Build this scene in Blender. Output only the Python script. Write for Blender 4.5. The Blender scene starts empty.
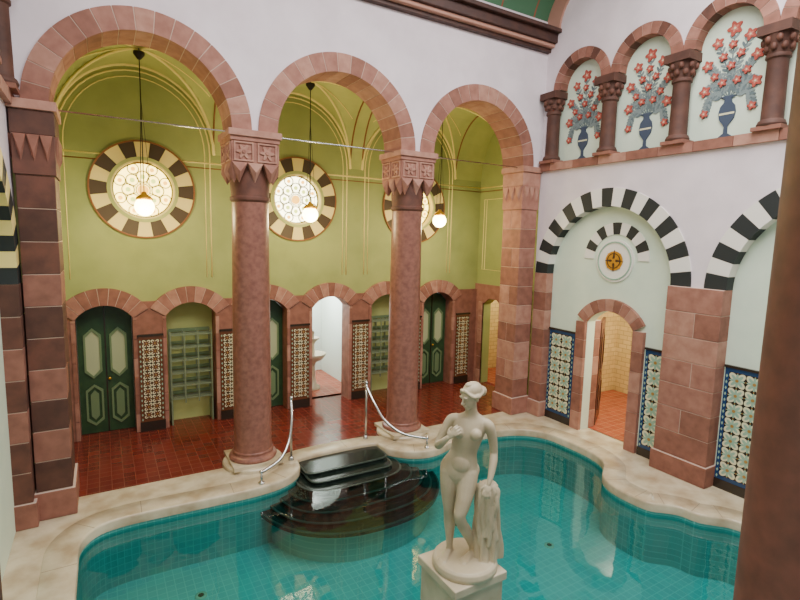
import bpy, bmesh, math, random
from math import sin, cos, pi, sqrt, radians, asin, atan2
from mathutils import Vector, Matrix
from mathutils.geometry import tessellate_polygon
random.seed(7)

# ---------------------------------------------------------------- materials
def lin(c):
    return tuple((x/255/12.92) if x/255 <= .04045 else ((x/255+.055)/1.055)**2.4 for x in c) + (1,)

def M(name, c1, c2=None, scale=4, rough=.5, bump=0, metal=0, emit=0, spec=.5, detail=4):
    m = bpy.data.materials.new(name); m.use_nodes = True
    nt = m.node_tree; b = nt.nodes['Principled BSDF']
    b.inputs['Roughness'].default_value = rough
    b.inputs['Metallic'].default_value = metal
    b.inputs['Specular IOR Level'].default_value = spec
    b.inputs['Base Color'].default_value = lin(c1)
    if emit:
        b.inputs['Emission Color'].default_value = lin(c1)
        b.inputs['Emission Strength'].default_value = emit
    if c2 or bump:
        tc = nt.nodes.new('ShaderNodeTexCoord'); n = nt.nodes.new('ShaderNodeTexNoise')
        n.inputs['Scale'].default_value = scale; n.inputs['Detail'].default_value = detail
        nt.links.new(tc.outputs['Object'], n.inputs['Vector'])
        if c2:
            r = nt.nodes.new('ShaderNodeValToRGB')
            r.color_ramp.elements[0].position = .35; r.color_ramp.elements[1].position = .68
            r.color_ramp.elements[0].color = lin(c1); r.color_ramp.elements[1].color = lin(c2)
            nt.links.new(n.outputs['Fac'], r.inputs['Fac'])
            nt.links.new(r.outputs['Color'], b.inputs['Base Color'])
        if bump:
            bp = nt.nodes.new('ShaderNodeBump'); bp.inputs['Strength'].default_value = bump
            bp.inputs['Distance'].default_value = .02
            nt.links.new(n.outputs['Fac'], bp.inputs['Height'])
            nt.links.new(bp.outputs['Normal'], b.inputs['Normal'])
    return m

def MT(name, c1, c2, cm, w, h, mortar=.01, rough=.4, wall=False, offset=0.0):
    m = bpy.data.materials.new(name); m.use_nodes = True
    nt = m.node_tree; b = nt.nodes['Principled BSDF']; b.inputs['Roughness'].default_value = rough
    tc = nt.nodes.new('ShaderNodeTexCoord'); br = nt.nodes.new('ShaderNodeTexBrick')
    br.offset = offset
    br.inputs['Scale'].default_value = 1; br.inputs['Brick Width'].default_value = w
    br.inputs['Row Height'].default_value = h; br.inputs['Mortar Size'].default_value = mortar
    br.inputs['Color1'].default_value = lin(c1); br.inputs['Color2'].default_value = lin(c2)
    br.inputs['Mortar'].default_value = lin(cm)
    if wall:
        s = nt.nodes.new('ShaderNodeSeparateXYZ'); a = nt.nodes.new('ShaderNodeMath'); a.operation = 'ADD'
        c = nt.nodes.new('ShaderNodeCombineXYZ')
        nt.links.new(tc.outputs['Object'], s.inputs[0]); nt.links.new(s.outputs[0], a.inputs[0]); nt.links.new(s.outputs[1], a.inputs[1])
        nt.links.new(a.outputs[0], c.inputs[0]); nt.links.new(s.outputs[2], c.inputs[1])
        nt.links.new(c.outputs[0], br.inputs['Vector'])
    else:
        nt.links.new(tc.outputs['Object'], br.inputs['Vector'])
    nt.links.new(br.outputs['Color'], b.inputs['Base Color'])
    return m

S1 = M('sandstone_a', (166,116,100), (142,94,80), 6, .75, .18, detail=8)
S2 = M('sandstone_b', (148,98,82), (124,80,66), 6, .75, .18, detail=8)
S3 = M('sandstone_c', (180,134,116), (158,110,94), 6, .75, .18, detail=8)
STONES = [S1, S2, S3]
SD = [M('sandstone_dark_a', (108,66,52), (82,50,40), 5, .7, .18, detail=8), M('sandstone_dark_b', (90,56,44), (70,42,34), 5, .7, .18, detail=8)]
COL = M('column_sandstone', (148,98,84), (122,78,66), 12, .36, .05, detail=10)
MORT = M('mortar', (196,172,156), rough=.9)
WHITE = M('plaster_white', (232,220,226), (220,208,214), 2, .8)
MINT = M('plaster_mint', (220,234,214), (210,226,206), 2, .8)
GREEN = M('plaster_green', (162,170,104), (146,156,94), 1.5, .75)
GREEN2 = M('plaster_vault_green', (190,194,120), (170,178,106), 1.5, .75)
LINEY = M('stencil_cream', (244,228,150), rough=.7)
LINEB = M('stencil_rust', (140,90,50), rough=.7)
MARB = M('marble_cream', (208,196,168), (170,150,120), 2.6, .26, detail=9)
MARBP = M('marble_pedestal', (200,188,162), (176,162,134), 3, .4, detail=8)
MARBW = M('marble_statue_white', (196,184,156), (172,158,130), 3, .45, detail=6)
BLACKM = M('step_marble_dark', (16,24,22), (30,42,36), 7, .22, detail=8)
BLACKE = M('step_nosing_highlight', (64,76,68), (48,58,52), 7, .3)  # lighter grey paints the reflective edge highlight onto the black steps
DARKG = M('voussoir_dark', (32,38,40), rough=.6)
WHITEV = M('voussoir_white', (236,232,224), rough=.6)
CREAMV = M('voussoir_cream', (244,222,140), rough=.6)
DGRV = M('voussoir_green_dark', (74,58,40), rough=.6)
REDT = MT('red_floor_tile', (112,44,34), (94,36,28), (126,72,56), .17, .17, .004, .15)
POOLT = MT('pool_tile', (84,184,178), (78,176,172), (106,200,192), .12, .12, .006, .3)
POOLW = MT('pool_wall_tile', (88,176,170), (80,168,162), (112,192,184), .1, .1, .006, .3, wall=True)
OCHT = MT('ochre_wall_tile', (222,196,140), (208,180,124), (180,150,100), .24, .12, .008, .4, wall=True, offset=.5)
PALE = M('pale_wall', (214,222,212), rough=.8)
DOORG = M('door_green_paint', (48,78,48), (40,66,42), 8, .35)
DOORL = M('door_green_light', (108,130,92), rough=.4)
PANE = M('door_pane', (176,184,144), rough=.2)
STEEL = M('polished_steel', (200,200,200), rough=.22, metal=1)
IRON = M('dark_iron', (40,36,34), rough=.4, metal=.6)
BRASS = M('brass', (214,160,50), rough=.35, metal=.7)
CORN = M('cornice_brown', (74,44,34), (56,32,26), 6, .5)
RACK = M('rack_paint', (120,134,106), rough=.35)
WOODB = M('door_wood', (92,50,34), (72,38,26), 6, .4)
T_BLUE = M('tile_blue', (32,66,108), rough=.2)
T_DARK = M('tile_dark', (48,40,34), rough=.2)
T_CREAM = M('tile_cream', (222,218,182), rough=.2)
T_TEAL = M('tile_teal', (150,182,160), rough=.2)
T_OCH = M('tile_ochre', (170,130,70), rough=.2)
T_RED = M('tile_brown', (104,62,42), rough=.2)
P_BLUE = M('stencil_blue', (64,76,96), rough=.8)
P_LEAF = M('stencil_leaf', (124,138,138), rough=.8)
P_LEAF2 = M('stencil_leaf_dark', (96,112,116), rough=.8)
P_RED = M('stencil_red', (176,78,66), rough=.8)
P_PINK = M('stencil_pink', (200,122,106), rough=.8)
PORC = M('porcelain', (240,240,236), rough=.15)
LEAD = M('window_lead', (110,108,54), rough=.5)
GLOBE = M('lamp_globe', (255,232,160), emit=26)
SALM = M('salmon_band', (184,136,118), rough=.7)
G_Y = M('glass_yellow', (255,222,110), rough=.3, emit=8)  # emission in the window glasses stands in for daylight behind them
G_W = M('glass_daylit', (255,246,200), rough=.3, emit=9)
G_G = M('glass_green', (200,210,100), rough=.3, emit=4)
G_R = M('glass_amber', (244,180,70), rough=.3, emit=4)
VAULTG = MT('vault_green_stencil', (70,116,84), (78,124,90), (150,86,62), .9, .45, .02, .7)

# ---------------------------------------------------------------- mesh builder
def smooth_pts(pts, n=6):
    out = []; L = len(pts)
    for i in range(L-1):
        p0 = pts[max(i-1, 0)]; p1 = pts[i]; p2 = pts[i+1]; p3 = pts[min(i+2, L-1)]
        for k in range(n):
            t = k/n
            out.append(tuple(.5*((2*b)+(-a+c)*t+(2*a-5*b+4*c-d)*t*t+(-a+3*b-3*c+d)*t**3) for a, b, c, d in zip(p0, p1, p2, p3)))
    out.append(tuple(pts[-1])); return out

class MB:
    def __init__(s, name): s.n = name; s.v = []; s.f = []; s.m = []; s.s = []; s.mats = []
    def add(s, vs, fs, mat, sm=False):
        if mat not in s.mats: s.mats.append(mat)
        k = s.mats.index(mat); o = len(s.v)
        s.v += [tuple(v) for v in vs]
        for f in fs: s.f.append([i+o for i in f]); s.m.append(k); s.s.append(sm)
    def box(s, x0, x1, y0, y1, z0, z1, mat):
        vs = [(x, y, z) for z in (z0, z1) for y in (y0, y1) for x in (x0, x1)]
        s.add(vs, [(0,2,3,1),(4,5,7,6),(0,1,5,4),(2,6,7,3),(0,4,6,2),(1,3,7,5)], mat)
    def prism(s, loops, fr, d0, d1, mat):
        O, U, V, N = fr
        flat = [p for l in loops for p in l]
        tris = tessellate_polygon([[Vector((a, b, 0)) for a, b in l] for l in loops])
        n = len(flat)
        vs = [O+U*a+V*b+N*d0 for a, b in flat]+[O+U*a+V*b+N*d1 for a, b in flat]
        fs = [tuple(t) for t in tris]+[tuple(i+n for i in reversed(t)) for t in tris]
        o = 0
        for l in loops:
            L = len(l)
            for i in range(L):
                j = (i+1) % L
                fs.append((o+i, o+j, o+j+n, o+i+n))
            o += L
        s.add(vs, fs, mat)
    def lathe(s, cx, cy, prof, mat, seg=32, sm=True):
        vs = []; fs = []
        for r, z in prof:
            for k in range(seg):
                a = 2*pi*k/seg; vs.append((cx+r*cos(a), cy+r*sin(a), z))
        for i in range(len(prof)-1):
            for k in range(seg):
                k2 = (k+1) % seg
                fs.append((i*seg+k, i*seg+k2, (i+1)*seg+k2, (i+1)*seg+k))
        s.add(vs, fs, mat, sm)
        s.add([(cx+prof[0][0]*cos(2*pi*k/seg), cy+prof[0][0]*sin(2*pi*k/seg), prof[0][1]) for k in range(seg)], [tuple(range(seg))], mat)
        s.add([(cx+prof[-1][0]*cos(2*pi*k/seg), cy+prof[-1][0]*sin(2*pi*k/seg), prof[-1][1]) for k in range(seg)], [tuple(range(seg))], mat)
    def tube(s, pts, r, mat, seg=8, closed=False, sm=True):
        P = [Vector(p[:3]) for p in pts]; n = len(P)
        R = r if isinstance(r, (list, tuple)) else [r]*n
        vs = []; fs = []; nrm = None
        for i in range(n):
            if closed: t = P[(i+1) % n]-P[i-1]
            else: t = P[min(i+1, n-1)]-P[max(i-1, 0)]
            t.normalize()
            if nrm is None:
                nrm = t.orthogonal().normalized()
            nrm = (nrm-t*nrm.dot(t)).normalized()
            b = t.cross(nrm)
            for k in range(seg):
                a = 2*pi*k/seg; vs.append(P[i]+(nrm*cos(a)+b*sin(a))*R[i])
        for i in range(n if closed else n-1):
            j = (i+1) % n
            for k in range(seg):
                k2 = (k+1) % seg
                fs.append((i*seg+k, i*seg+k2, j*seg+k2, j*seg+k))
        if not closed:
            fs.append(tuple(range(seg))[::-1]); fs.append(tuple((n-1)*seg+k for k in range(seg)))
        s.add(vs, fs, mat, sm)
    def ell(s, c, r, mat, rot=None, su=20, sv=12):
        vs = []; fs = []; c = Vector(c)
        for i in range(1, sv):
            p = pi*i/sv
            for k in range(su):
                a = 2*pi*k/su; v = Vector((r[0]*sin(p)*cos(a), r[1]*sin(p)*sin(a), r[2]*cos(p)))
                if rot: v = rot @ v
                vs.append(c+v)
        top = Vector((0, 0, r[2])); bot = Vector((0, 0, -r[2]))
        if rot: top = rot @ top; bot = rot @ bot
        vs += [c+top, c+bot]; T = len(vs)-2
        for i in range(sv-2):
            for k in range(su):
                k2 = (k+1) % su; fs.append((i*su+k, (i+1)*su+k, (i+1)*su+k2, i*su+k2))
        for k in range(su):
            k2 = (k+1) % su; fs.append((T, k, k2)); fs.append((T+1, (sv-2)*su+k2, (sv-2)*su+k))
        s.add(vs, fs, mat, True)
    def rings(s, rings, mat, sm=True):
        n = len(rings[0]); vs = [p for r in rings for p in r]; fs = []
        for i in range(len(rings)-1):
            for k in range(n):
                k2 = (k+1) % n; fs.append((i*n+k, i*n+k2, (i+1)*n+k2, (i+1)*n+k))
        fs.append(tuple(range(n))[::-1]); fs.append(tuple((len(rings)-1)*n+k for k in range(n)))
        s.add(vs, fs, mat, sm)
    def arc(s, fr, ca, cb, r0, r1, a0, a1, n, mats, d0, d1, gap=.012, e=1.0, back=True):
        da = (a1-a0)/n
        for i in range(n):
            g = gap/(r0+r1)
            s0 = a0+da*i+g; s1 = a0+da*(i+1)-g
            K = 5
            A = [s0+(s1-s0)*k/K for k in range(K+1)]
            poly = [(ca+r1*cos(a), cb+e*r1*sin(a)) for a in A]+[(ca+r0*cos(a), cb+e*r0*sin(a)) for a in reversed(A)]
            s.prism([poly], fr, d0, d1, mats[i % len(mats)])
        if back:
            K = 6*n; A = [a0+(a1-a0)*k/K for k in range(K+1)]
            rr0 = r0+.006; rr1 = r1-.006
            poly = [(ca+rr1*cos(a), cb+e*rr1*sin(a)) for a in A]+[(ca+rr0*cos(a), cb+e*rr0*sin(a)) for a in reversed(A)]
            s.prism([poly], fr, d0+.006, d1-.006, MORT)
    def blocks(s, x0, x1, y0, y1, z0, z1, course=.42, mats=None, split=True):
        mats = mats or STONES
        n = max(1, round((z1-z0)/course)); h = (z1-z0)/n; g = .005
        s.box(x0+.008, x1-.008, y0+.008, y1-.008, z0, z1, MORT)
        for i in range(n):
            a = z0+i*h+g; b = z0+(i+1)*h-g
            if split and i % 2 and max(x1-x0, y1-y0) > .45:
                t = .4+.2*random.random()
                if x1-x0 > y1-y0:
                    m = x0+(x1-x0)*t
                    s.box(x0, m-g, y0, y1, a, b, random.choice(mats)); s.box(m+g, x1, y0, y1, a, b, random.choice(mats))
                else:
                    m = y0+(y1-y0)*t
                    s.box(x0, x1, y0, m-g, a, b, random.choice(mats)); s.box(x0, x1, m+g, y1, a, b, random.choice(mats))
            else:
                s.box(x0, x1, y0, y1, a, b, random.choice(mats))
    def done(s, bevel=0, parent=None, recalc=True):
        me = bpy.data.meshes.new(s.n); me.from_pydata(s.v, [], s.f)
        for m in s.mats: me.materials.append(m)
        me.polygons.foreach_set('material_index', s.m); me.polygons.foreach_set('use_smooth', s.s)
        if recalc:
            bm = bmesh.new(); bm.from_mesh(me); bmesh.ops.recalc_face_normals(bm, faces=bm.faces); bm.to_mesh(me); bm.free()
        me.update()
        o = bpy.data.objects.new(s.n, me); bpy.context.collection.objects.link(o)
        if bevel:
            b = o.modifiers.new('bevel', 'BEVEL'); b.width = bevel; b.segments = 2; b.limit_method = 'ANGLE'; b.angle_limit = radians(40)
        if parent: o.parent = parent
        return o

V3 = Vector
def FB(y): return (V3((0, y, 0)), V3((1, 0, 0)), V3((0, 0, 1)), V3((0, 1, 0)))
def FS(x, sg): return (V3((x, 0, 0)), V3((0, 1, 0)), V3((0, 0, 1)), V3((sg, 0, 0)))
def arcpts(ca, cb, r, a0, a1, n=24, e=1.0): return [(ca+r*cos(a0+(a1-a0)*k/n), cb+e*r*sin(a0+(a1-a0)*k/n)) for k in range(n+1)]

XL, XR = -.95, 8.55
YA, YB = 8.35, 8.95
YW = 11.1
XE = 9.1
SP = 5.63
CX1, CX2 = 2.18, 5.25
ARC = [.66, 3.725, 6.80]

# ---------------------------------------------------------------- pool outline
raw = [(-.42,1.5),(-.42,4),(-.42,6.9),(-.42,7.3),(-.22,7.62),(.1,7.70),(.5,7.70),(1.4,7.66),(2.0,7.64),(2.45,7.72),(2.78,7.95),(2.86,8.2),(2.86,8.42),
       (4.52,8.42),(4.52,8.2),(4.6,7.95),(4.9,7.66),(5.25,7.55),(5.6,7.62),(5.9,7.75),(6.6,7.80),(7.2,7.74),(7.65,7.55),(7.95,7.2),(8.0,6.7),(8.0,6.1),
       (7.85,5.65),(7.5,5.42),(7.3,5.28),(7.16,4.98),(7.16,4.6),(7.2,4.35),(7.38,4.2),(7.52,4.05),(7.55,3.8),(7.72,3.62),(7.85,3.5),(7.95,3.1),(7.95,2),(7.9,1.5)]
def chaikin(p):
    o = []
    for i in range(len(p)):
        a = p[i]; b = p[(i+1) % len(p)]
        o += [(a[0]*.75+b[0]*.25, a[1]*.75+b[1]*.25), (a[0]*.25+b[0]*.75, a[1]*.25+b[1]*.75)]
    return o
OUT = chaikin(chaikin(raw))
def offs(P, d):
    o = []; n = len(P)
    for i in range(n):
        a = V3(P[i-1]); b = V3(P[(i+1) % n]); t = (b-a).normalized()
        o.append((P[i][0]-t.y*d, P[i][1]+t.x*d))
    return o
F0 = (V3((0,0,0)), V3((1,0,0)), V3((0,1,0)), V3((0,0,1)))
WZ = -.18; PB = -1.0
mb = MB('floor')
mb.prism([[(-1.2,-1.5),(9.0,-1.5),(9.0,8.62),(-1.2,8.62)], OUT], F0, -.12, 0, MARB)
mb.prism([[(-1.2,8.62),(9.2,8.62),(9.2,11.6),(-1.2,11.6)]], F0, -.12, 0, REDT)
mb.done()
mb = MB('swimming_pool_basin')
n = len(OUT)
mb.add([(x,y,-.12) for x,y in OUT]+[(x,y,PB) for x,y in OUT], [(i,(i+1)%n,(i+1)%n+n,i+n) for i in range(n)], POOLW)
mb.prism([offs(OUT,.05)], F0, PB-.1, PB, POOLT)
for (x,y) in [(1.0,6.9),(6.2,5.4),(5.2,6.6)]:
    mb.lathe(x,y,[(.08,PB),(.08,PB+.015),(.055,PB+.015)],T_TEAL,20); mb.lathe(x,y,[(.04,PB+.01),(.04,PB+.02)],T_DARK,14)
mb.done(recalc=False)
mb = MB('trim_pool_coping')
prof = [(-.02,-.13),(-.025,-.02),(-.015,.008),(.0,.014),(.34,.014),(.345,.008),(.345,-.02)]
R = [[(x,y,z) for x,y in offs(OUT,d)] for d,z in prof]
vs = [p for r in R for p in r]
mb.add(vs, [(k*n+i,k*n+(i+1)%n,(k+1)*n+(i+1)%n,(k+1)*n+i) for k in range(len(R)-1) for i in range(n)], MARB, True)
o1=offs(OUT,-.015); o2=offs(OUT,.34); JM=M('coping_joint',(120,104,84),rough=.8)
for i in range(0,n,7):
    a=V3((*o1[i],.0145)); b=V3((*o2[i],.0145)); t=(b-a).cross(V3((0,0,1))).normalized()*.004
    mb.add([a-t,a+t,b+t,b-t],[(0,1,2,3)],JM)
mb.done(recalc=False)

# water
w = bpy.data.materials.new('pool_water_surface'); w.use_nodes = True; nt = w.node_tree; nt.nodes.clear()
o_ = nt.nodes.new('ShaderNodeOutputMaterial'); mx = nt.nodes.new('ShaderNodeMixShader'); tr = nt.nodes.new('ShaderNodeBsdfTransparent')
gl = nt.nodes.new('ShaderNodeBsdfGlossy'); fr = nt.nodes.new('ShaderNodeFresnel'); fr.inputs['IOR'].default_value = 1.6
tr.inputs['Color'].default_value = (.34,.76,.76,1); gl.inputs['Roughness'].default_value = .03
tc = nt.nodes.new('ShaderNodeTexCoord'); nz = nt.nodes.new('ShaderNodeTexNoise'); nz.inputs['Scale'].default_value = 1.3; nz.inputs['Detail'].default_value = 2
bp = nt.nodes.new('ShaderNodeBump'); bp.inputs['Strength'].default_value = .12; bp.inputs['Distance'].default_value = .08
nt.links.new(tc.outputs['Object'], nz.inputs['Vector']); nt.links.new(nz.outputs['Fac'], bp.inputs['Height'])
nt.links.new(bp.outputs['Normal'], gl.inputs['Normal']); nt.links.new(bp.outputs['Normal'], fr.inputs['Normal'])
nt.links.new(fr.outputs[0], mx.inputs[0]); nt.links.new(tr.outputs[0], mx.inputs[1]); nt.links.new(gl.outputs[0], mx.inputs[2]); nt.links.new(mx.outputs[0], o_.inputs[0])
mb = MB('pool_water')
tris = tessellate_polygon([[V3((x,y,0)) for x,y in OUT]])
mb.add([(x,y,WZ) for x,y in OUT], [tuple(t) for t in tris], w)
ob = mb.done()
bm = bmesh.new(); bm.from_mesh(ob.data)
for f in bm.faces:
    if f.normal.z < 0: f.normal_flip()
bm.to_mesh(ob.data); bm.free()

# steps descending from the rim: straight upper flight, flaring lower treads
mb = MB('pool_steps')
def stepshape(r, rx, ex):
    P=[]
    for k in range(61):
        a=pi+pi*k/60; c,s_=cos(a),sin(a); e=2/ex
        P.append((3.69+rx*math.copysign(abs(c)**e,c), 8.12+r*math.copysign(abs(s_)**e,s_)))
    return P
NS=7
for i in range(NS):
    t=i/(NS-1); r=.30+1.42*t; rx=.80 if i<2 else .80+.88*(i-1)/(NS-2); z=-.05-.062*i
    ex=7 if i<2 else 4.2-1.9*(i-1)/(NS-2)
    P=stepshape(r,rx,ex); back=rx<.84
    bk=lambda q:[(3.69+q,8.41),(3.69-q,8.41)] if back else []
    mb.prism([P+bk(.80)],F0,z-.085,z-.022,BLACKM)
    mb.prism([stepshape(r+.020,rx+.012,ex)+bk(.81)],F0,z-.022,z-.004,BLACKE)
    mb.prism([stepshape(r-.015,rx-.015,ex)+bk(.785)],F0,z-.01,z,BLACKM)
P=stepshape(1.60,1.5,2.3)
mb.prism([P],F0,PB+.001,-.50,POOLW)
mb.done(.003)

# ---------------------------------------------------------------- arcade wall
fr_ = FB(YA)
mb = MB('wall_arcade')
poly = [(XL,8.7),(XL,SP)]
for c in ARC: poly += arcpts(c,SP,1.47,pi,0,32)
poly += [(9.2,SP),(9.2,8.7)]
mb.prism([poly], fr_, 0, .6, WHITE)
mb.done()
for i,c in enumerate(ARC):
    mb = MB('trim_%d'%(i+1))
    rnd = [random.choice([S1,S3,S1,S2]) for _ in range(20)]
    mb.arc(fr_, c, SP, 1.17, 1.48, 0, pi, 17, rnd, -.03, .63)
    mb.done(.006)

def capital(mb, cx, cy, hw, z0=4.62, z1=SP, m=S1, m2=S3, r=.29):
    mb.box(cx-hw-.05,cx+hw+.05,cy-hw-.05,cy+hw+.05,z1-.10,z1,m2)
    mb.box(cx-hw-.02,cx+hw+.02,cy-hw-.02,cy+hw+.02,z1-.17,z1-.10,m)
    mb.box(cx-hw,cx+hw,cy-hw,cy+hw,z1-.50,z1-.17,m)
    for side in range(4):
        R = Matrix.Rotation(side*pi/2,3,'Z')
        for k in (-.5,.5):
            base = R @ V3((k*hw,-hw,0)); U = R @ V3((1,0,0)); N = R @ V3((0,-1,0))
            f = (V3((cx,cy,z1-.335))+base,U,V3((0,0,1)),N)
            pet = [((.09+.035*cos(6*a))*cos(a),(.09+.035*cos(6*a))*sin(a)) for a in [2*pi*q/36 for q in range(36)]]
            mb.prism([pet],f,0,.022,m2)
            mb.prism([[(.03*cos(a),.03*sin(a)) for a in [2*pi*q/10 for q in range(10)]]],f,.022,.04,m)
            sq=[(-.155,-.15),(.155,-.15),(.155,.15),(-.155,.15)]
            mb.prism([sq,[(x*.82,y*.82) for x,y in sq]],f,0,.022,m2)
        for k in range(3):
            a = -hw+2*hw/3*k; b = a+2*hw/3; c = (a+b)/2
            z = z1-.50
            q = [V3((a,-hw-.01,z)),V3((b,-hw-.01,z)),V3((b,-hw*.45,z)),V3((a,-hw*.45,z)),V3((c,-r-.02,z-.32)),V3((c,-hw-.04,z-.15))]
            q = [R@p+V3((cx,cy,0)) for p in q]
            mb.add(q,[(0,1,5),(0,5,4),(1,4,5),(1,2,4),(0,4,3),(2,3,4),(0,3,2,1)],m2 if k==1 else m)
    mb.lathe(cx,cy,[(r+.0,z0-.1),(r+.035,z0-.06),(r+.035,z0-.01),(r+.01,z0),(r+.03,z0+.2),(hw*.78,z1-.49)],SD[0],32)

def column(name, cx, cy):
    mb = MB(name)
    mb.lathe(cx,cy,[(.52,0.0),(.52,.05),(.50,.07)],MARB,40)
    mb.box(cx-.42,cx+.42,cy-.42,cy+.42,.05,.12,MARB)
    mb.lathe(cx,cy,[(.40,.12),(.41,.15),(.39,.19),(.35,.205),(.34,.23),(.35,.26),(.335,.28)],COL,40)
    mb.lathe(cx,cy,[(.33,.28),(.318,.4),(.315,2.0),(.305,3.5),(.295,4.55)],COL,48)
    capital(mb,cx,cy,.37)
    return mb.done(.004)
column('sandstone_column', CX1, 8.65)
column('sandstone_column', CX2, 8.65)

def pier(name,x0,x1,y0,y1,mats):
    mb = MB(name)
    mb.blocks(x0-.04,x1+.04,y0-.04,y1+.04,0,.4,.4,mats)
    mb.blocks(x0,x1,y0,y1,.4,4.7,.43,mats)
    mb.blocks(x0-.03,x1+.03,y0-.03,y1+.03,5.2,SP-.12,.3,mats,False)
    mb.box(x0-.06,x1+.06,y0-.06,y1+.06,SP-.12,SP,S3)
    mb.box(x0-.02,x1+.02,y0-.02,y1+.02,4.7,5.2,mats[0])
    k = 3; wd=(x1-x0)/k
    for i in range(k):
        a=x0+i*wd; mb.add([(a,y0-.06,5.2),(a+wd,y0-.06,5.2),(a+wd/2,y0-.06,4.95),(a,y0,5.2),(a+wd,y0,5.2),(a+wd/2,y0,4.8)],[(0,2,1),(3,4,5),(0,1,4,3),(0,3,5,2),(1,2,5,4)],mats[-1])
    wd=(y1-y0)/k
    for i in range(k):
        for xx,s in ((x0,-1),(x1,1)):
            a=y0+i*wd; mb.add([(xx+s*.06,a,5.2),(xx+s*.06,a+wd,5.2),(xx+s*.06,a+wd/2,4.95),(xx,a,5.2),(xx,a+wd,5.2),(xx,a+wd/2,4.8)],[(0,2,1),(3,4,5),(0,1,4,3),(0,3,5,2),(1,2,5,4)],mats[-1])
    mb.done(.008)
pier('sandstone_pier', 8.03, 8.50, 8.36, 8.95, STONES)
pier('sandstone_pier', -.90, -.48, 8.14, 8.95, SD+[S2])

# cornice + cove vault
mb = MB('trim_cornice')
for y,z0,z1,m in [(8.25,8.05,8.13,CORN),(8.15,8.13,8.20,SALM),(8.08,8.20,8.38,CORN),(7.98,8.38,8.46,CORN)]:
    mb.box(XL,XR,y,8.36,z0,z1,m)
mb.done(.01)
cv = [(5.3+3.1*cos(a),8.46+1.7*sin(a)) for a in [pi/2*k/20 for k in range(21)]]
mb = MB('ceiling')
vs = [(XL-.1,y,z) for y,z in cv]+[(XR+.1,y,z) for y,z in cv]; k=len(cv)
mb.add(vs,[(i,i+1,i+1+k,i+k) for i in range(k-1)],VAULTG,True)
mb.box(XL-.1,XR+.1,4.9,5.3,10.1,10.2,WHITE)
mb.box(XL-.1,XR+.1,-.6,-.1,10.1,10.2,WHITE)
for i in range(9):
    x = XL+(XR-XL)*i/8; mb.box(x-.04,x+.04,-.2,5.0,10.08,10.16,CORN)
mb.done(recalc=False)

# ---------------------------------------------------------------- side walls
NC = [7.395, 5.985, 4.575, 3.165]
NCOL = [8.10, 6.69, 5.28, 3.86, 2.45]
LB = [6.56, 2.80]
def stencil(mb, fr, ca, z0):
    cnt=[0]
    vp = [(.10,0),(.10,.03),(.03,.08),(.025,.18),(.05,.22),(.11,.30),(.13,.40),(.11,.50),(.06,.56),(.05,.62),(.12,.66)]
    mb.prism([[(ca+a,z0+b) for a,b in vp]+[(ca-a,z0+b) for a,b in reversed(vp)]],fr,-.022,0,P_BLUE)
    mb.prism([[(ca+a,z0+.37+b) for a,b in [(-.115,0),(.115,0),(.115,.03),(-.115,.03)]]],fr,-.024,-.022,T_CREAM)
    zt = z0+.6
    def rib(pts,w,m):
        L=[];Rr=[]
        for i,p in enumerate(pts):
            a=V3(pts[max(i-1,0)]);b=V3(pts[min(i+1,len(pts)-1)]);t=(b-a).normalized()
            L.append((p[0]-t.y*w,p[1]+t.x*w));Rr.append((p[0]+t.y*w,p[1]-t.x*w))
        cnt[0]+=1
        mb.prism([L+Rr[::-1]],fr,-.004-.00004*cnt[0],0,m)
    def leaf(x,y,a,l,w,m):
        cnt[0]+=1
        pts=[(l*(.5-.5*cos(t))*1.0, w*sin(t)) for t in [2*pi*q/12 for q in range(12)]]
        mb.prism([[(x+p*cos(a)-q*sin(a),y+p*sin(a)+q*cos(a)) for p,q in pts]],fr,-.004-.00004*cnt[0],-.001,m)
    def flower(x,y,r,m,m2=T_CREAM):
        cnt[0]+=1; e=.0001*cnt[0]
        pts=[((r*(.8+.22*cos(5*t)))*cos(t),(r*(.8+.22*cos(5*t)))*sin(t)) for t in [2*pi*q/30 for q in range(30)]]
        mb.prism([[(x+p,y+q) for p,q in pts]],fr,-.014-e,-.002,m)
        pts=[((r*.5*(.8+.3*cos(5*t)))*cos(t),(r*.5*(.8+.3*cos(5*t)))*sin(t)) for t in [2*pi*q/20 for q in range(20)]]
        mb.prism([[(x+p,y+q) for p,q in pts]],fr,-.016-e,-.012,P_PINK)
        mb.prism([[(x+r*.16*cos(t),y+r*.16*sin(t)) for t in [2*pi*q/8 for q in range(8)]]],fr,-.018-e,-.015,m2)
    stems = [((0,.0),(0,.4),(0,1.08)),((0,0),(.06,.45),(.24,.92)),((0,0),(-.06,.45),(-.24,.92)),((0,0),(.16,.35),(.37,.60)),((0,0),(-.16,.35),(-.37,.60)),
             ((0,0),(.22,.24),(.38,.20)),((0,0),(-.22,.24),(-.38,.20)),((.03,0),(.26,.10),(.36,-.16)),((-.03,0),(-.26,.10),(-.36,-.16))]
    for si,s_ in enumerate(stems):
        s2=smooth_pts(s_,7); pts=[(ca+a,zt+b) for a,b in s2]
        rib(pts,.009,P_LEAF2)
        for j in range(3,len(pts)-1):
            a=atan2(pts[j+1][1]-pts[j-1][1],pts[j+1][0]-pts[j-1][0])
            leaf(pts[j][0],pts[j][1],a+.8,.10,.02,P_LEAF); leaf(pts[j][0],pts[j][1],a-.8,.10,.02,P_LEAF2 if j%2 else P_LEAF)
        flower(pts[-1][0],pts[-1][1],(.095 if si else .12) if si<7 else .07,P_RED)
    for x,y in [(.0,.84),(.13,.68),(-.13,.68),(.24,.40),(-.24,.40),(0,.52),(.11,.28),(-.11,.28)]: flower(ca+x,zt+y,.068,P_RED)

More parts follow.
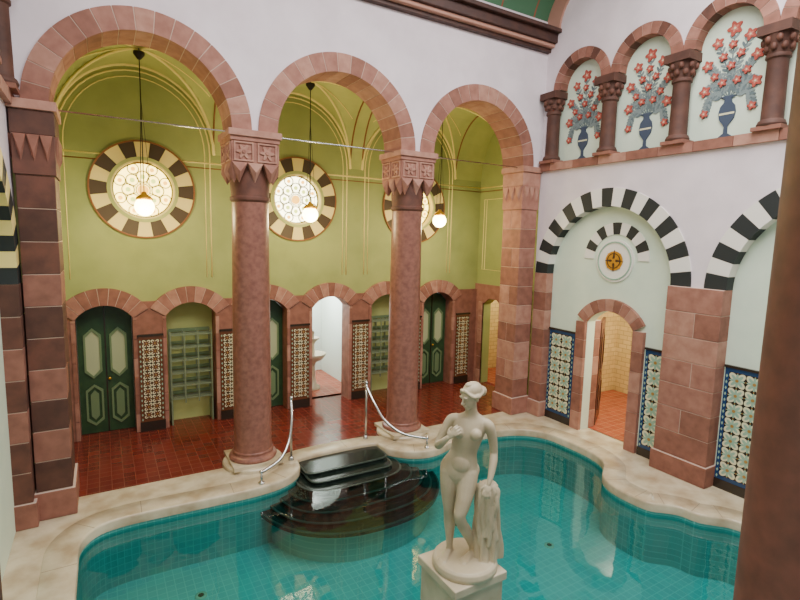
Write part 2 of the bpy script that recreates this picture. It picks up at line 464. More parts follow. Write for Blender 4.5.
def side_wall(nm, x, sg):
    fr = FS(x,sg)
    mb = MB('wall_'+nm)
    poly = [(.6,3.3),(1.04,3.3)]+arcpts(2.8,3.3,1.75,pi,0,30)+arcpts(6.56,3.3,1.75,pi,0,30)+[(8.36,3.3)]
    poly += [(8.36,8.5)]+[(y,z) for y,z in cv]+[(.6,10.15)]
    hole = [(2.45,5.70),(8.12,5.70),(8.12,7.2)]
    for c in NC: hole += arcpts(c,7.2,.70,0,pi,20)
    hole += [(2.45,7.2)]
    mb.prism([poly,hole],fr,0,.18,WHITE)
    dy=6.42
    door=[(dy+.55,0)]+[(dy+.654*cos(a),2.0+.654*sin(a)) for a in [asin(.546)+(pi-2*asin(.546))*k/16 for k in range(17)]]+[(dy-.55,0)] if sg>0 else None
    if door: bk=[(.6,0),(dy-.55,0)]+door[1:-1][::-1]+[(dy+.55,0),(8.36,0),(8.36,5.6),(.6,5.6)]
    else: bk=[(.6,0),(8.36,0),(8.36,5.6),(.6,5.6)]
    mb.prism([bk],fr,.18,.42,MINT)
    mb.prism([[(.6,5.6),(8.36,5.6),(8.36,8.5),(.6,8.5)]],fr,.18,.42,MINT)
    ob = mb.done()
    mb = MB('trim_vault_band_'+nm)
    cin=[(5.3+2.72*cos(a),8.46+1.34*sin(a)) for a in [pi/2*k/20 for k in range(21)]]
    mb.prism([cv+cin[::-1]],fr,-.05,0,SALM)
    mb.done()
    mb = MB('trim_niche_arcade_'+nm)
    for c in NC: mb.arc(fr,c,7.2,.50,.705,0,pi,11,[S2,S1,S2,SD[0]],-.03,.18,.008)
    yy=.6
    while yy<8.35:
        y2=min(yy+.62,8.36)
        a,b=sorted((x-.07*sg,x+.18*sg)); mb.box(a,b,yy+.004,y2-.004,5.54,5.70,random.choice(STONES)); yy+=.62
    cxx = x+.03*sg
    for y in NCOL:
        mb.box(cxx-.17,cxx+.17,y-.2,y+.2,5.70,5.76,S2)
        mb.lathe(cxx,y,[(.18,5.76),(.19,5.79),(.17,5.84),(.145,5.86),(.135,6.70),(.16,6.72),(.16,6.76),(.14,6.78),(.19,6.93),(.21,7.03)],SD[1],28)
        for row,zr in ((0,6.86),(1,6.96)):
            for k in range(8):
                t=2*pi*(k+.5*row)/8; rr=.16+.035*row; mb.ell((cxx+rr*cos(t),y+rr*sin(t),zr),(.045,.045,.06),SD[0],su=8,sv=6)
        mb.box(cxx-.22,cxx+.22,y-.22,y+.22,7.03,7.17,SD[1])
    mb.done(.005)
    mb = MB('stencil_painting_'+nm)
    f2 = FS(x+.178*sg,sg)
    for c in NC[:4]: stencil(mb,f2,c,5.72)
    mb.done()
    for c in LB:
        mb = MB('trim_striped_arch_'+nm)
        vm = [DARKG,WHITEV] if sg>0 else [DARKG,CREAMV]
        mb.arc(fr,c,3.3,1.42,1.77,0,pi,21,vm,-.025,.18,.004)
        mb.done()
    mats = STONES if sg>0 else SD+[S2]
    for (a,b,pz) in [(4.22,5.14,.10),(7.98,8.34,.03)]:
        mb = MB('wall_pier_'+nm)
        x0,x1=sorted((x-pz*sg,x+.2*sg))
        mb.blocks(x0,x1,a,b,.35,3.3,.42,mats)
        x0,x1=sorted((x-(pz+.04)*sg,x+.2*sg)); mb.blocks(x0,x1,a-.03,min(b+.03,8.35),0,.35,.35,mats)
        mb.done(.008)
    return fr
side_wall('right', XR, 1)
side_wall('left', XL, -1)

# tile panels
def tile_panel(name, fr, a0, a1, z0, z1, pal, ts=.30):
    bg, fl, inn, cen, bor = pal
    mb = MB(name)
    mb.prism([[(a0,z0),(a1,z0),(a1,z1),(a0,z1)]],fr,-.03,0,bor)
    mb.prism([[(a0-.01,0),(a1+.01,0),(a1+.01,z0),(a0-.01,z0)]],fr,-.045,0,T_DARK)
    mb.prism([[(a0-.015,z1),(a1+.015,z1),(a1+.015,z1+.04),(a0-.015,z1+.04)]],fr,-.05,0,T_DARK)
    m=.065
    A0,A1,Z0,Z1=a0+m,a1-m,z0+m,z1-m
    mb.prism([[(A0,Z0),(A1,Z0),(A1,Z1),(A0,Z1)]],fr,-.034,-.03,bg)
    nx=max(1,round((A1-A0)/ts)); t=(A1-A0)/nx; nz=round((Z1-Z0)/t); tz=(Z1-Z0)/nz
    for zz in range(int((z1-z0)/.1)):
        for aa in (a0+.032,a1-.032):
            q=z0+.05+.1*zz; mb.prism([[(aa,q-.03),(aa+.016,q),(aa,q+.03),(aa-.016,q)]],fr,-.034,-.03,T_TEAL)
    for i in range(nx):
        for j in range(nz):
            ca=A0+t*(i+.5); cz=Z0+tz*(j+.5); h=t/2
            for qi,q0 in enumerate((pi/4,3*pi/4,5*pi/4,7*pi/4)):
                for (L0,W0,mt_,d) in ((1.10,.40,fl,.038+.0002*qi),(.82,.18,inn,.041)):
                    P=[]
                    for k in range(20):
                        s_=2*pi*k/20; u_=h*(.12+L0*(.5-.5*cos(s_))); v_=h*W0*sin(s_)
                        P.append((ca+u_*cos(q0)-v_*sin(q0),cz+u_*sin(q0)+v_*cos(q0)))
                    mb.prism([P],fr,-d,-d+.003,mt_)
            for q0 in (0,pi/2,pi,3*pi/2):
                P=[]
                for k in range(14):
                    s_=2*pi*k/14; u_=h*(.1+.78*(.5-.5*cos(s_))); v_=h*.15*sin(s_)
                    P.append((ca+u_*cos(q0)-v_*sin(q0),cz+u_*sin(q0)+v_*cos(q0)))
                mb.prism([P],fr,-.0395,-.034,inn)
            mb.prism([[(ca+h*.2*cos(q),cz+h*.2*sin(q)) for q in [2*pi*k/12 for k in range(12)]]],fr,-.046,-.041,cen)
            for sx,sz in ((1,0),(-1,0),(0,1),(0,-1)):
                x=ca+sx*h*.93; z=cz+sz*h*.93; e=h*.07
                mb.prism([[(x-e,z),(x,z-e),(x+e,z),(x,z+e)]],fr,-.040,-.034,cen)
    return mb.done()
FRR = FS(XR+.18,1)
palR=(T_DARK,T_CREAM,T_TEAL,T_OCH,T_BLUE)
palB=(T_DARK,T_CREAM,T_RED,T_OCH,T_RED)
tile_panel('tile_panel',FRR,7.25,7.95,.16,2.05,palR)
tile_panel('tile_panel',FRR,5.17,5.6,.16,2.05,palR)
tile_panel('tile_panel',FRR,3.3,4.19,.16,2.05,palR)

# right door frame, medallion
mb = MB('door_frame_right_hall')
dy=6.42
mb.arc(FRR,dy,2.0,.654,.90,radians(32),radians(148),9,[S1,S3,S2],-.08,.02,.008)
for s in (-1,1):
    a,b=sorted((dy+s*.55,dy+s*.78)); mb.blocks(XR+.10,XR+.62,a,b,0,2.36,.4,STONES,False)
mb.done(.006)
mb = MB('wall_medallion')
MZ=3.68
mb.arc(FRR,dy,MZ,.50,.73,radians(0),radians(180),11,[WHITEV,DARKG],-.02,.0,.004)
circ=lambda r,n=32:[(dy+r*cos(2*pi*k/n),MZ-.02+r*sin(2*pi*k/n)) for k in range(n)]
mb.prism([circ(.42)],FRR,-.03,0,WHITEV); mb.prism([circ(.38),circ(.355)],FRR,-.045,-.03,T_TEAL)
mb.prism([circ(.19)],FRR,-.05,-.03,BRASS); mb.prism([circ(.15),circ(.135)],FRR,-.06,-.05,CORN)
for k in range(8):
    a=2*pi*k/8; mb.prism([[(dy+.21*cos(a),MZ-.02+.21*sin(a)),(dy+.05*cos(a+.6),MZ-.02+.05*sin(a+.6)),(dy+.05*cos(a-.6),MZ-.02+.05*sin(a-.6))]],FRR,-.058,-.03,BRASS if k%2 else CORN)
mb.done()

def room(name,x0,x1,y0,y1,z1,wm,fm,open_):
    mb = MB(name); t=.1
    mb.box(x0,x1,y0,y1,-.1,0,fm); mb.box(x0,x1,y0,y1,z1,z1+t,PALE)
    if open_!='x0': mb.box(x0-t,x0,y0,y1,0,z1,wm)
    if open_!='x1': mb.box(x1,x1+t,y0,y1,0,z1,wm)
    if open_!='y0': mb.box(x0,x1,y0-t,y0,0,z1,wm)
    if open_!='y1': mb.box(x0,x1,y1,y1+t,0,z1,wm)
    mb.done()
REDP = MT('pink_floor_tile', (170,84,60), (152,72,52), (184,122,96), .2,.2,.006,.25)
room('wall_side_room',XR+.42,12.0,5.0,8.6,3.2,OCHT,REDP,'x0')
room('wall_bath_room',3.75,5.6,YW+.35,14.0,3.0,PALE,REDP,'y0')
room('wall_end_room',XE+.25,11.3,9.3,11.9,3.0,OCHT,REDP,'x0')

def hexa(ca,cz,w,h,k=.28): return [(ca-w,cz-h+h*k),(ca,cz-h),(ca+w,cz-h+h*k),(ca+w,cz+h-h*k),(ca,cz+h),(ca-w,cz+h-h*k)]
mb = MB('door_4')
dd=V3((.84,.54,0)).normalized()
f=(V3((9.22,7.02,0)),dd,V3((0,0,1)),V3((-dd.y,dd.x,0)))
mb.prism([[(0,0.01),(.95,0.01),(.95,2.3),(0,2.3)]],f,-.03,.03,WOODB)
for zc,h in ((.6,.4),(1.6,.5)):
    mb.prism([hexa(.47,zc,.33,h),hexa(.47,zc,.28,h-.06)],f,-.05,-.03,WOODB)
mb.done()

# ---------------------------------------------------------------- corridor back wall
fw = FB(YW)
OC=[0.0,1.55,3.10,4.65,6.20,7.75]
hw=.475; Rr=.576; zc=2.02
mb = MB('wall_corridor_back')
WC=[.76,3.85,6.95]
circ2=lambda c,z,r,n=40:[(c+r*cos(2*pi*k/n),z+r*sin(2*pi*k/n)) for k in range(n)]
mb.prism([[(XL,2.62),(9.35,2.62),(9.35,7.4),(XL,7.4)]]+[circ2(c,4.81,.58) for c in WC],fw,0,.3,GREEN)
mb.done()
mb = MB('trim_corridor_arches')
poly=[(XL,2.64),(XL,0)]
for c in OC:
    poly.append((c-hw,0)); a0=asin((2.345-zc)/Rr)
    poly+= [(c+Rr*cos(a),zc+Rr*sin(a)) for a in [pi-a0-(pi-2*a0)*k/14 for k in range(15)]]
    poly.append((c+hw,0))
poly+=[(9.12,0),(9.12,2.64)]
mb.prism([poly],fw,-.08,.36,S2)
for c in OC: mb.arc(fw,c,zc,Rr,.90,radians(33),radians(147),9,[random.choice(STONES) for _ in range(9)],-.11,.30,.010)
for c in OC:
    for s in (-1,1):
        a,b=sorted((c+s*hw,c+s*(hw+.07)))
        z=0
        while z<2.3:
            mb.box(a,b,YW-.10,YW-.05,z+.006,min(z+.38,2.34)-.006,random.choice(STONES)); z+=.38
mb.done(.005)
def back_tiles(a0,a1): tile_panel('tile_panel',FB(YW-.08),a0,a1,.2,1.95,palB,.16)
for i in range(5): 
    m=(OC[i]+OC[i+1])/2; back_tiles(m-.22,m+.22)
back_tiles(8.36,8.8)

def door(name,c):
    mb = MB(name); f=FB(YW+.24)
    mb.prism([[(c-.47,0.01),(c+.47,0.01),(c+.47,2.33),(c+.3,2.50),(c,2.59),(c-.3,2.50),(c-.47,2.33)]],f,0,.06,DOORG)
    mb.box(c-.012,c+.012,YW+.225,YW+.24,.01,2.56,T_DARK)
    for s in (-1,1):
        x=c+s*.22
        mb.prism([hexa(x,1.62,.15,.50),hexa(x,1.62,.115,.45)],f,-.03,0,DOORL)
        mb.prism([hexa(x,1.62,.115,.45)],f,-.008,0,PANE)
        mb.prism([hexa(x,.58,.15,.42),hexa(x,.58,.115,.37)],f,-.025,0,DOORL)
        mb.prism([hexa(x,.58,.07,.3)],f,-.02,0,DOORL)
    mb.ell((c+.05,YW+.20,1.1),(.03,.03,.03),BRASS)
    mb.done()
door('door_1',OC[0]); door('door_2',OC[2]); door('door_3',OC[5])

def shelf(c):
    mb = MB('wall_niche'); mb.box(c-.48,c+.48,YW+.34,YW+.40,0,2.62,GREEN2); mb.done()
    mb = MB('towel_rack')
    y0,y1=YW+.02,YW+.30
    for k in range(4):
        x=c-.40+.8*k/3
        for y in (y0,y1): mb.box(x-.012,x+.012,y-.012,y+.012,.45,1.98,RACK)
    for k in range(6):
        z=.55+.27*k
        mb.box(c-.41,c+.41,y0-.01,y0+.01,z-.012,z+.012,RACK); mb.box(c-.41,c+.41,y1-.01,y1+.01,z-.012,z+.012,RACK)
        for q in range(5):
            y=y0+(y1-y0)*(q+.5)/5; mb.box(c-.41,c+.41,y-.006,y+.006,z-.006,z+.006,RACK)
        mb.box(c-.40,c+.40,y1-.005,y1+.004,z+.03,z+.10,DOORL)
    for k in (0,3):
        x=c-.40+.8*k/3; mb.box(x-.015,x+.015,y0-.015,y1+.015,0,.45,RACK)
    mb.done()
shelf(OC[1]); shelf(OC[4])

mb = MB('fountain_basin')
mb.lathe(4.68,12.3,[(.20,0),(.20,.06),(.10,.12),(.07,.3),(.06,.62),(.10,.72),(.26,.80),(.34,.90),(.35,.95),(.31,.94),(.20,.86),(.06,.85),(.05,1.0),(.045,1.2),(.09,1.27),(.17,1.33),(.18,1.37),(.14,1.36),(.04,1.33),(.03,1.45),(.05,1.50),(.02,1.55)],MARBP,28)
mb.done()

# round windows
for i,c in enumerate(WC):
    mb = MB('window_%d'%(i+1))
    mb.arc(fw,c,4.81,.62,.90,pi/20,2*pi+pi/20,20,[CREAMV,DGRV],-.035,0.01,.004,back=False)
    mb.prism([circ2(c,4.81,.93),circ2(c,4.81,.90)],fw,-.045,0,LINEB)
    mb.prism([circ2(c,4.81,.62),circ2(c,4.81,.55)],fw,-.05,.12,GREEN2)
    mb.prism([circ2(c,4.81,.56),circ2(c,4.81,.53)],fw,-.06,.10,LINEY)
    gw = G_W if i==1 else G_Y
    mb.prism([circ2(c,4.81,.58)],fw,.12,.14,gw)
    def ring(x,z,r,w=.008,m=LEAD,d=.09): mb.prism([circ2(x,z,r,24),circ2(x,z,r-w*2,24)],fw,d,.12,m)
    def disc(x,z,r,m,d=.11): mb.prism([circ2(x,z,r,20)],fw,d,.12,m)
    disc(c,4.81,.10,G_R); ring(c,4.81,.13)
    for k in range(8):
        a=2*pi*k/8; x=c+.26*cos(a); z=4.81+.26*sin(a); ring(x,z,.115); disc(x,z,.045,G_G)
        a+=pi/8; x=c+.43*cos(a); z=4.81+.43*sin(a); ring(x,z,.105); disc(x,z,.04,G_R)
        mb.tube([(c+.13*cos(a),YW+.10,4.81+.13*sin(a)),(c+.34*cos(a),YW+.10,4.81+.34*sin(a))],.007,LEAD,6)
    ring(c,4.81,.55,.02)
    mb.done()

# corridor vault
def hy(y): 
    t=(y-(YB+YW)/2)/((YW-YB)/2); return 1.5*sqrt(max(0,1-t*t))
def hx(d): 
    t=d/1.38; return 1.5*sqrt(max(0,1-t*t))
BC=[.69,3.76,6.83]; VS=5.6
mb = MB('ceiling_corridor_vault')
xs=[XL+ (9.15-XL)*k/150 for k in range(151)]
ys=[YB+(YW-YB)*(.5-.5*cos(pi*k/24)) for k in range(25)]
def vz(x,y):
    h=hy(y)
    c=min(BC,key=lambda q:abs(q-x)); d=x-c
    if abs(d)<1.38: return VS+max(h,hx(d))
    return VS+h-.0
vs=[(x,y,vz(x,y)) for x in xs for y in ys]; m=len(ys)
mb.add(vs,[(i*m+j,(i+1)*m+j,(i+1)*m+j+1,i*m+j+1) for i in range(150) for j in range(m-1)],GREEN2,False)
mb.done(recalc=False)
mb = MB('trim_stencil_lines')
for c in BC:
    for (rx,rz,m_,r) in [(1.30,1.40,LINEY,.016),(1.20,1.29,LINEY,.011)]:
        pts=[(c-rx,YW,3.1),(c-rx,YW,VS)]+[(c-rx*cos(a),YW,VS+rz*sin(a)) for a in [pi*k/24 for k in range(1,24)]]+[(c+rx,YW,VS),(c+rx,YW,3.1)]
        mb.tube(pts,r,m_,6)
    mb.tube([(c-1.38*cos(a),YW-.01,VS+1.5*sin(a)) for a in [pi*k/24 for k in range(25)]],.035,LINEY,6)
    mb.tube([(c-1.38*cos(a),YB+.01,VS+1.5*sin(a)) for a in [pi*k/24 for k in range(25)]],.03,LINEY,6)
    for s in (-1,1):
        mb.tube([(c+1.38*cos(a),(YB+YW)/2+s*(YW-YB)/2*cos(a),VS-.01+1.5*sin(a)) for a in [pi*k/30 for k in range(31)]],.024,LINEY,6)
        mb.tube([(c+1.38*cos(a)*.92+0,(YB+YW)/2+s*(YW-YB)/2*cos(a)*.7,VS-.01+max(1.5*sqrt(1-(cos(a)*.92)**2),1.5*sqrt(1-(cos(a)*.7)**2))) for a in [pi*k/30 for k in range(31)]],.012,LINEY,6)
        mb.tube([(c+s*1.38,(YB+YW)/2-(YW-YB)/2*cos(a),VS-.01+1.5*sin(a)) for a in [pi*k/24 for k in range(25)]],.018,LINEB,6)
for z,m_,r in [(5.42,LINEY,.02),(5.32,LINEB,.012)]:
    mb.tube([(XL,YW,z),(XE,YW,z)],r,m_,6)
    mb.tube([(XE,YW,z),(XE,YB,z)],r,m_,6)
for a,b in ((9.2,10.9),(9.3,10.8)):
    mb.tube([(XE,a,3.2),(XE,b,3.2),(XE,b,5.1),(XE,a,5.1)],.014,LINEY,6,closed=True)
mb.done()

# corridor end walls
fe=FS(XE,1)
mb = MB('wall_corridor_right')
mb.prism([[(YB-.1,0),(9.95,0),(9.95,2.25),(10.2,2.42),(10.5,2.42),(10.75,2.25),(10.75,0),(YW+.1,0),(YW+.1,7.4),(YB-.1,7.4)]],fe,0,.25,GREEN)
mb.done()
mb = MB('door_frame_corridor')
mb.prism([[(YB,0),(9.95,0),(9.95,2.25),(10.2,2.42),(10.5,2.42),(10.75,2.25),(10.75,0),(YW,0),(YW,2.8),(YB,2.8)]],fe,-.05,0,S1)
for s,a in ((0,9.80),(1,10.75)): mb.blocks(XE-.08,XE,a,a+.15,0,2.3,.38,STONES,False)
mb.done(.005)
mb = MB('wall_corridor_left')
mb.prism([[(YB-.1,0),(YW+.1,0),(YW+.1,7.4),(YB-.1,7.4)]],FS(XL,-1),0,.25,GREEN)
mb.done()

# pendant lamps
for c in (.69,3.74,6.98):
    mb = MB('pendant_lamp'); y=10.0
    mb.lathe(c,y,[(.09,7.02),(.09,6.98),(.03,6.9)],IRON,16)
    mb.tube([(c,y,7.08),(c,y,4.62)],.009,IRON,6)
    for k in range(3):
        a=2*pi*k/3; mb.tube([(c,y,6.3),(c+.07*cos(a),y+.07*sin(a),5.3),(c+.10*cos(a),y+.10*sin(a),4.66)],.004,IRON,5)
    mb.lathe(c,y,[(.03,4.70),(.05,4.66),(.13,4.60),(.14,4.56),(.10,4.555)],BRASS,20)
    mb.ell((c,y,4.44),(.16,.16,.16),GLOBE)
    mb.done()
    L=bpy.data.lights.new('lamp_light','POINT'); L.energy=100; L.color=(1,.80,.42); L.shadow_soft_size=.16
    lo=bpy.data.objects.new('pendant_light',L); lo.location=(c,y-.22,4.3); bpy.context.collection.objects.link(lo)

# tie rods
mb = MB('tie_rod')
mb.tube([(XL,8.5,SP-.02),(XR,8.5,SP-.02)],.012,STEEL,8)
for c in (CX1,CX2): mb.lathe(c,8.5,[(.03,SP-.05),(.03,SP+.02)],IRON,10)
mb.done()

# handrails
def rail(bx,yy,ex,ey,s):
    mb = MB('handrail')
    mb.lathe(bx,yy,[(.05,.0),(.05,.06),(.03,.08)],STEEL,16)
    mb.tube([(bx,yy,.03),(bx,yy,1.14)],.022,STEEL,10)
    mb.ell((bx,yy,1.16),(.038,.038,.038),STEEL)
    dx,dy_=ex-bx,ey-yy
    P=[(bx,yy,1.08),(bx+dx*.06,yy+dy_*.25,.82),(bx+dx*.20,yy+dy_*.50,.52),(bx+dx*.50,yy+dy_*.78,.30),(ex,ey,.20)]
    mb.tube(smooth_pts(P,8),.027,STEEL,10)
    mb.tube([(ex,ey,.0),(ex,ey,.20)],.022,STEEL,10)
    mb.ell((ex,ey,.21),(.035,.035,.035),STEEL)
    mb.lathe(ex,ey,[(.05,.0),(.05,.04),(.03,.05)],STEEL,14)
    mb.done()
rail(2.78,8.36,2.08,7.74,-1); rail(4.40,8.62,5.24,7.68,1)

# foreground column
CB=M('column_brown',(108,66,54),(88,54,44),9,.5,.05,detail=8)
mb = MB('gallery_column')
mb.box(2.92-.42,2.92+.42,.5,1.34,0,.15,S2)
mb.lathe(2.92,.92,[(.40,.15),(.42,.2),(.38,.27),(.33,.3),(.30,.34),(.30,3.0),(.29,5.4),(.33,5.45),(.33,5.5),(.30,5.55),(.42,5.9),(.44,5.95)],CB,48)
mb.box(2.92-.45,2.92+.45,.47,1.37,5.95,6.15,S2)
mb.done()

# ---------------------------------------------------------------- statue
PX,PY,PZ=3.38,4.18,.36
mb = MB('statue_pedestal')
mb.box(PX-.33,PX+.33,PY-.33,PY+.33,PB,PZ-.10,MARBP)
mb.box(PX-.36,PX+.36,PY-.36,PY+.36,PZ-.10,PZ,MARBP)
mb.done(.012)

mb = MB('marble_statue')
def limb(pts,seg=16,n=6):
    s=smooth_pts(pts,n); mb.tube([p[:3] for p in s],[p[3] for p in s],MARBW,seg)
    for p in (pts[0],pts[-1]): mb.ell(p[:3],(p[3],)*3,MARBW,su=14,sv=10)
T=[(-.065,0,.80,.10,.08),(-.07,.005,.86,.172,.118),(-.072,.01,.93,.190,.130),(-.062,.01,1.0,.176,.122),(-.038,0,1.08,.146,.106),(-.02,-.005,1.14,.134,.100),(-.003,-.01,1.22,.144,.106),
   (.014,-.012,1.31,.158,.113),(.024,-.008,1.38,.168,.110),(.030,.0,1.45,.172,.090),(.034,.005,1.49,.135,.072),(.036,.0,1.525,.075,.060),(.036,-.01,1.57,.055,.055),(.034,-.02,1.64,.052,.052)]
Ts=smooth_pts(T,3)
mb.rings([[V3((cx+hw_*cos(a),cy+hd*sin(a),z)) for a in [2*pi*k/28 for k in range(28)]] for cx,cy,z,hw_,hd in Ts],MARBW)
for sx in (-.062,.105): mb.ell((sx,-.096,1.345),(.060,.054,.058),MARBW)
for sx in (-.155,.03): mb.ell((sx,.085,.90),(.098,.080,.10),MARBW)
mb.ell((-.038,-.078,1.01),(.095,.055,.095),MARBW)
limb([(-.155,.0,.90,.106),(-.155,-.015,.75,.095),(-.150,-.03,.60,.074),(-.145,-.035,.50,.059),(-.145,-.01,.40,.058),(-.145,.015,.32,.060),(-.140,.01,.20,.045),(-.135,.0,.09,.035),(-.135,.0,.05,.037)])
limb([(.028,.0,.90,.104),(.024,-.06,.75,.094),(.006,-.130,.60,.075),(-.008,-.160,.51,.060),(.012,-.12,.41,.057),(.038,-.06,.32,.058),(.070,.0,.20,.044),(.092,.04,.10,.035),(.098,.045,.06,.037)])
for (hx_,hy_,ang) in ((-.135,.0,-.15),(.098,.045,-.35)):
    d=V3((sin(ang),-cos(ang),0)); p=V3((hx_,hy_,.0)); r=V3((d.y,-d.x,0))
    S=[(-.05,.045,.03),(0,.05,.036),(.06,.042,.038),(.12,.028,.045),(.165,.02,.045)]
    rg=[]
    for t,h,w_ in smooth_pts(S,3):
        rg.append([p+d*t+r*(w_*cos(a))+V3((0,0,h*.5+h*.75*sin(a)+.0)) for a in [2*pi*k/14 for k in range(14)]])
    mb.rings(rg,MARBW)
    for k in range(5):
        o=(k-2)*.018; L_=.215-abs(k-1.2)*.012
        q0=p+d*.15+r*o+V3((0,0,.018)); q1=p+d*L_+r*o*1.05+V3((0,0,.012)); mb.tube([q0,(q0+q1)/2+V3((0,0,.004)),q1],[.012,.012,.010],MARBW,8)
limb([(-.115,.0,1.445,.055),(-.168,.0,1.42,.055),(-.222,-.03,1.32,.046),(-.270,-.06,1.20,.040),(-.274,-.075,1.17,.039)])
limb([(-.274,-.075,1.17,.040),(-.245,-.13,1.20,.041),(-.188,-.195,1.27,.033),(-.140,-.222,1.325,.024)])
limb([(.180,.0,1.435,.055),(.220,.005,1.40,.054),(.250,.03,1.28,.046),(.267,.045,1.15,.039),(.268,.042,1.12,.038)])
limb([(.268,.042,1.12,.039),(.272,.0,1.05,.040),(.266,-.06,.95,.031),(.254,-.10,.87,.023)])
def hand(w,d,up,thumb):
    w=V3(w); d=V3(d).normalized(); up=V3(up); up=(up-d*up.dot(d)).normalized(); r=d.cross(up)*thumb
    rot=Matrix((r,up,d)).transposed()
    mb.ell(w+d*.045,(.036,.018,.052),MARBW,rot=rot,su=14,sv=10)
    for k,(o,l) in enumerate(((.029,.074),(.010,.084),(-.010,.078),(-.028,.062))):
        a=w+d*.075+r*o; b=a+d*l*.5+r*o*.25-up*.006; c=b+d*l*.4+r*o*.1-up*.026
        mb.tube([a,b,c],[.0115,.0105,.0085],MARBW,8); mb.ell(c,(.0088,)*3,MARBW,su=8,sv=6)
    a=w+d*.02+r*.026; b=a+d*.035+r*.028-up*.01; c=b+d*.032+r*.004-up*.012
    mb.tube([a,b,c],[.014,.012,.009],MARBW,8); mb.ell(c,(.0092,)*3,MARBW,su=8,sv=6)
hand((-.140,-.222,1.325),(.70,-.05,.72),(-.2,-1,.15),-1)
hand((.254,-.10,.87),(-.1,-.45,-.9),(.25,-1,.4),1)
# head
HS=1.14
HR=Matrix.Rotation(radians(-38),3,'Z') @ Matrix.Rotation(radians(18),3,'X')
HC=V3((.034,-.040,1.712))
def hp(x,y,z): return HC+HR@V3((x*HS,y*HS,z*HS))
def he(c,r,su=16,sv=12): mb.ell(hp(*c),tuple(q*HS for q in r),MARBW,rot=HR,su=su,sv=sv)
he((0,.005,.02),(.074,.092,.088),24,16)
he((0,-.03,-.035),(.056,.06,.068)); he((0,-.07,-.088),(.022,.022,.018))
mb.tube([hp(0,-.086,.018),hp(0,-.100,-.01),hp(0,-.114,-.030)],[.008,.010,.014],MARBW,8); he((0,-.105,-.032),(.016,.014,.010))
he((0,-.090,-.056),(.024,.010,.006)); he((0,-.088,-.067),(.019,.010,.006))
for s in (-1,1):
    he((s*.030,-.082,.010),(.013,.008,.007)); mb.tube([hp(s*.014,-.092,.024),hp(s*.03,-.095,.031),hp(s*.048,-.082,.024)],[.006,.007,.006],MARBW,6)
    he((s*.072,.0,-.01),(.012,.02,.03))
he((0,.026,.042),(.080,.090,.072),24,16); he((0,.115,-.01),(.050,.048,.046)); he((0,.0,.108),(.030,.034,.018))
for k in range(11):
    a=-1.35+2.7*k/10
    pts=[hp(.016*sin(a),-.072,.088),hp(.080*sin(a),-.058+.03*abs(a)*.5,.066-.030*abs(a)),hp(.090*sin(a),.03,.055-.035*abs(a)),hp(.04*sin(a),.11,.01)]
    s=smooth_pts([tuple(p) for p in pts],5); mb.tube(s,[.013+.004*sin(q*1.6) for q in range(len(s))],MARBW,8)
# tree stump with drapery
rg=[]
for i in range(40):
    t=i/39; z=.0+.76*t; r0=.145-.045*t
    rg.append([V3((.235+(r0+.016*sin(7*a+3*t)+.010*sin(13*a-5*t)+.02*sin(3*a+6*t)*(1-t))*cos(a)-.02*t,.085+(r0+.016*sin(7*a+3*t)+.010*sin(13*a-5*t))*sin(a),z)) for a in [2*pi*k/56 for k in range(56)]])
mb.rings(rg,MARBW)
for k in range(9):
    a=-2.6+2.2*k/8; x=.225+.11*cos(a); y=.075+.12*sin(a)
    s=smooth_pts([(.235,.0-.02*k/8,.82),(x,y,.77),(x+.014*sin(k*2),y-.014,.62),(x-.018*sin(k),y-.004,.42+.03*sin(k*3)),(x+.01,y,.26+.09*sin(k*2.3))],5)
    mb.tube(s,[.015+.010*abs(sin(q*.35+k)) for q in range(len(s))],MARBW,8)
mb.ell((.235,.03,.79),(.09,.09,.05),MARBW)
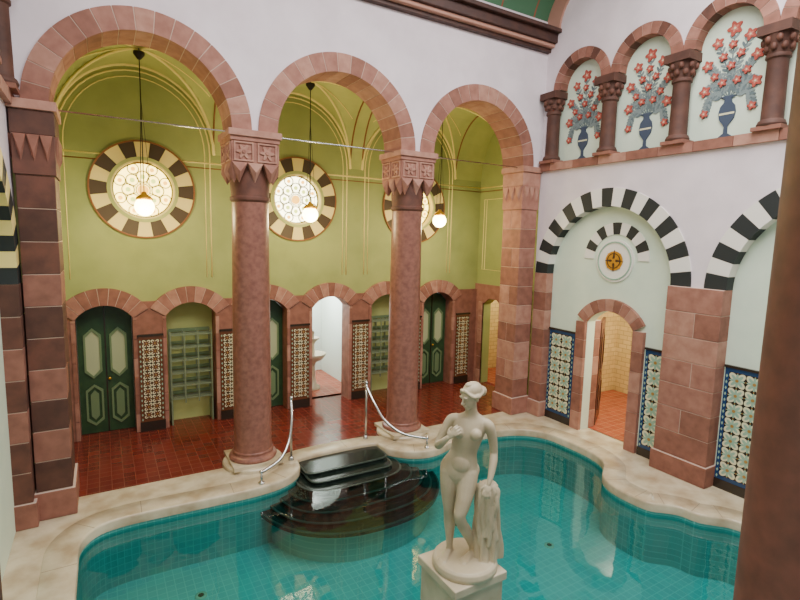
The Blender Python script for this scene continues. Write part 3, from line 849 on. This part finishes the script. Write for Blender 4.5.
mb.lathe(.03,.0,[(.33,-.085),(.335,-.05),(.325,-.01),(.30,.012),(.1,.014)],MARBW,40)
SC=1.10; Rz=Matrix.Rotation(radians(-50),3,'Z')
mb.v=[tuple(Rz@(V3(p)*SC)+V3((PX,PY,PZ+.085*SC))) for p in mb.v]
st=mb.done(recalc=False)
rm=st.modifiers.new('remesh','REMESH'); rm.mode='VOXEL'; rm.voxel_size=.0070; rm.use_smooth_shade=True
sm=st.modifiers.new('smooth','SMOOTH'); sm.factor=.5; sm.iterations=2

# ---------------------------------------------------------------- lights
def area(name,loc,rot,sx,sy,e,col=(1,1,1)):
    L=bpy.data.lights.new(name,'AREA'); L.shape='RECTANGLE'; L.size=sx; L.size_y=sy; L.energy=e; L.color=col
    o=bpy.data.objects.new(name,L); o.location=loc; o.rotation_euler=rot; bpy.context.collection.objects.link(o)
area('skylight',(3.8,2.4,10.0),(0,0,0),9,4.6,1350,(1,.97,.95))
def pt(name,loc,e,col,r=.2):
    L=bpy.data.lights.new(name,'POINT'); L.energy=e; L.color=col; L.shadow_soft_size=r
    o=bpy.data.objects.new(name,L); o.location=loc; bpy.context.collection.objects.link(o)
pt('side_room_light',(10.2,6.4,2.8),190,(1,.90,.70)); pt('bath_room_light',(4.7,12.9,2.6),170,(.95,.98,1)); pt('end_room_light',(10.2,10.6,2.6),70,(1,.88,.6))
W=bpy.data.worlds.new('World'); bpy.context.scene.world=W; W.use_nodes=True
W.node_tree.nodes['Background'].inputs[0].default_value=(1,.96,.95,1); W.node_tree.nodes['Background'].inputs[1].default_value=.42

# ---------------------------------------------------------------- camera
cd=bpy.data.cameras.new('camera'); cd.sensor_width=36; cd.lens=22.68; cd.clip_start=.05
co=bpy.data.objects.new('camera',cd); bpy.context.collection.objects.link(co)
r=V3((.8610,-.5080,.0240)); u=V3((.0412,.1168,.9923)); b=-V3((.5069,.8534,-.1215))
co.matrix_world=Matrix(((r.x,u.x,b.x,0),(r.y,u.y,b.y,0),(r.z,u.z,b.z,4),(0,0,0,1)))
bpy.context.scene.camera=co
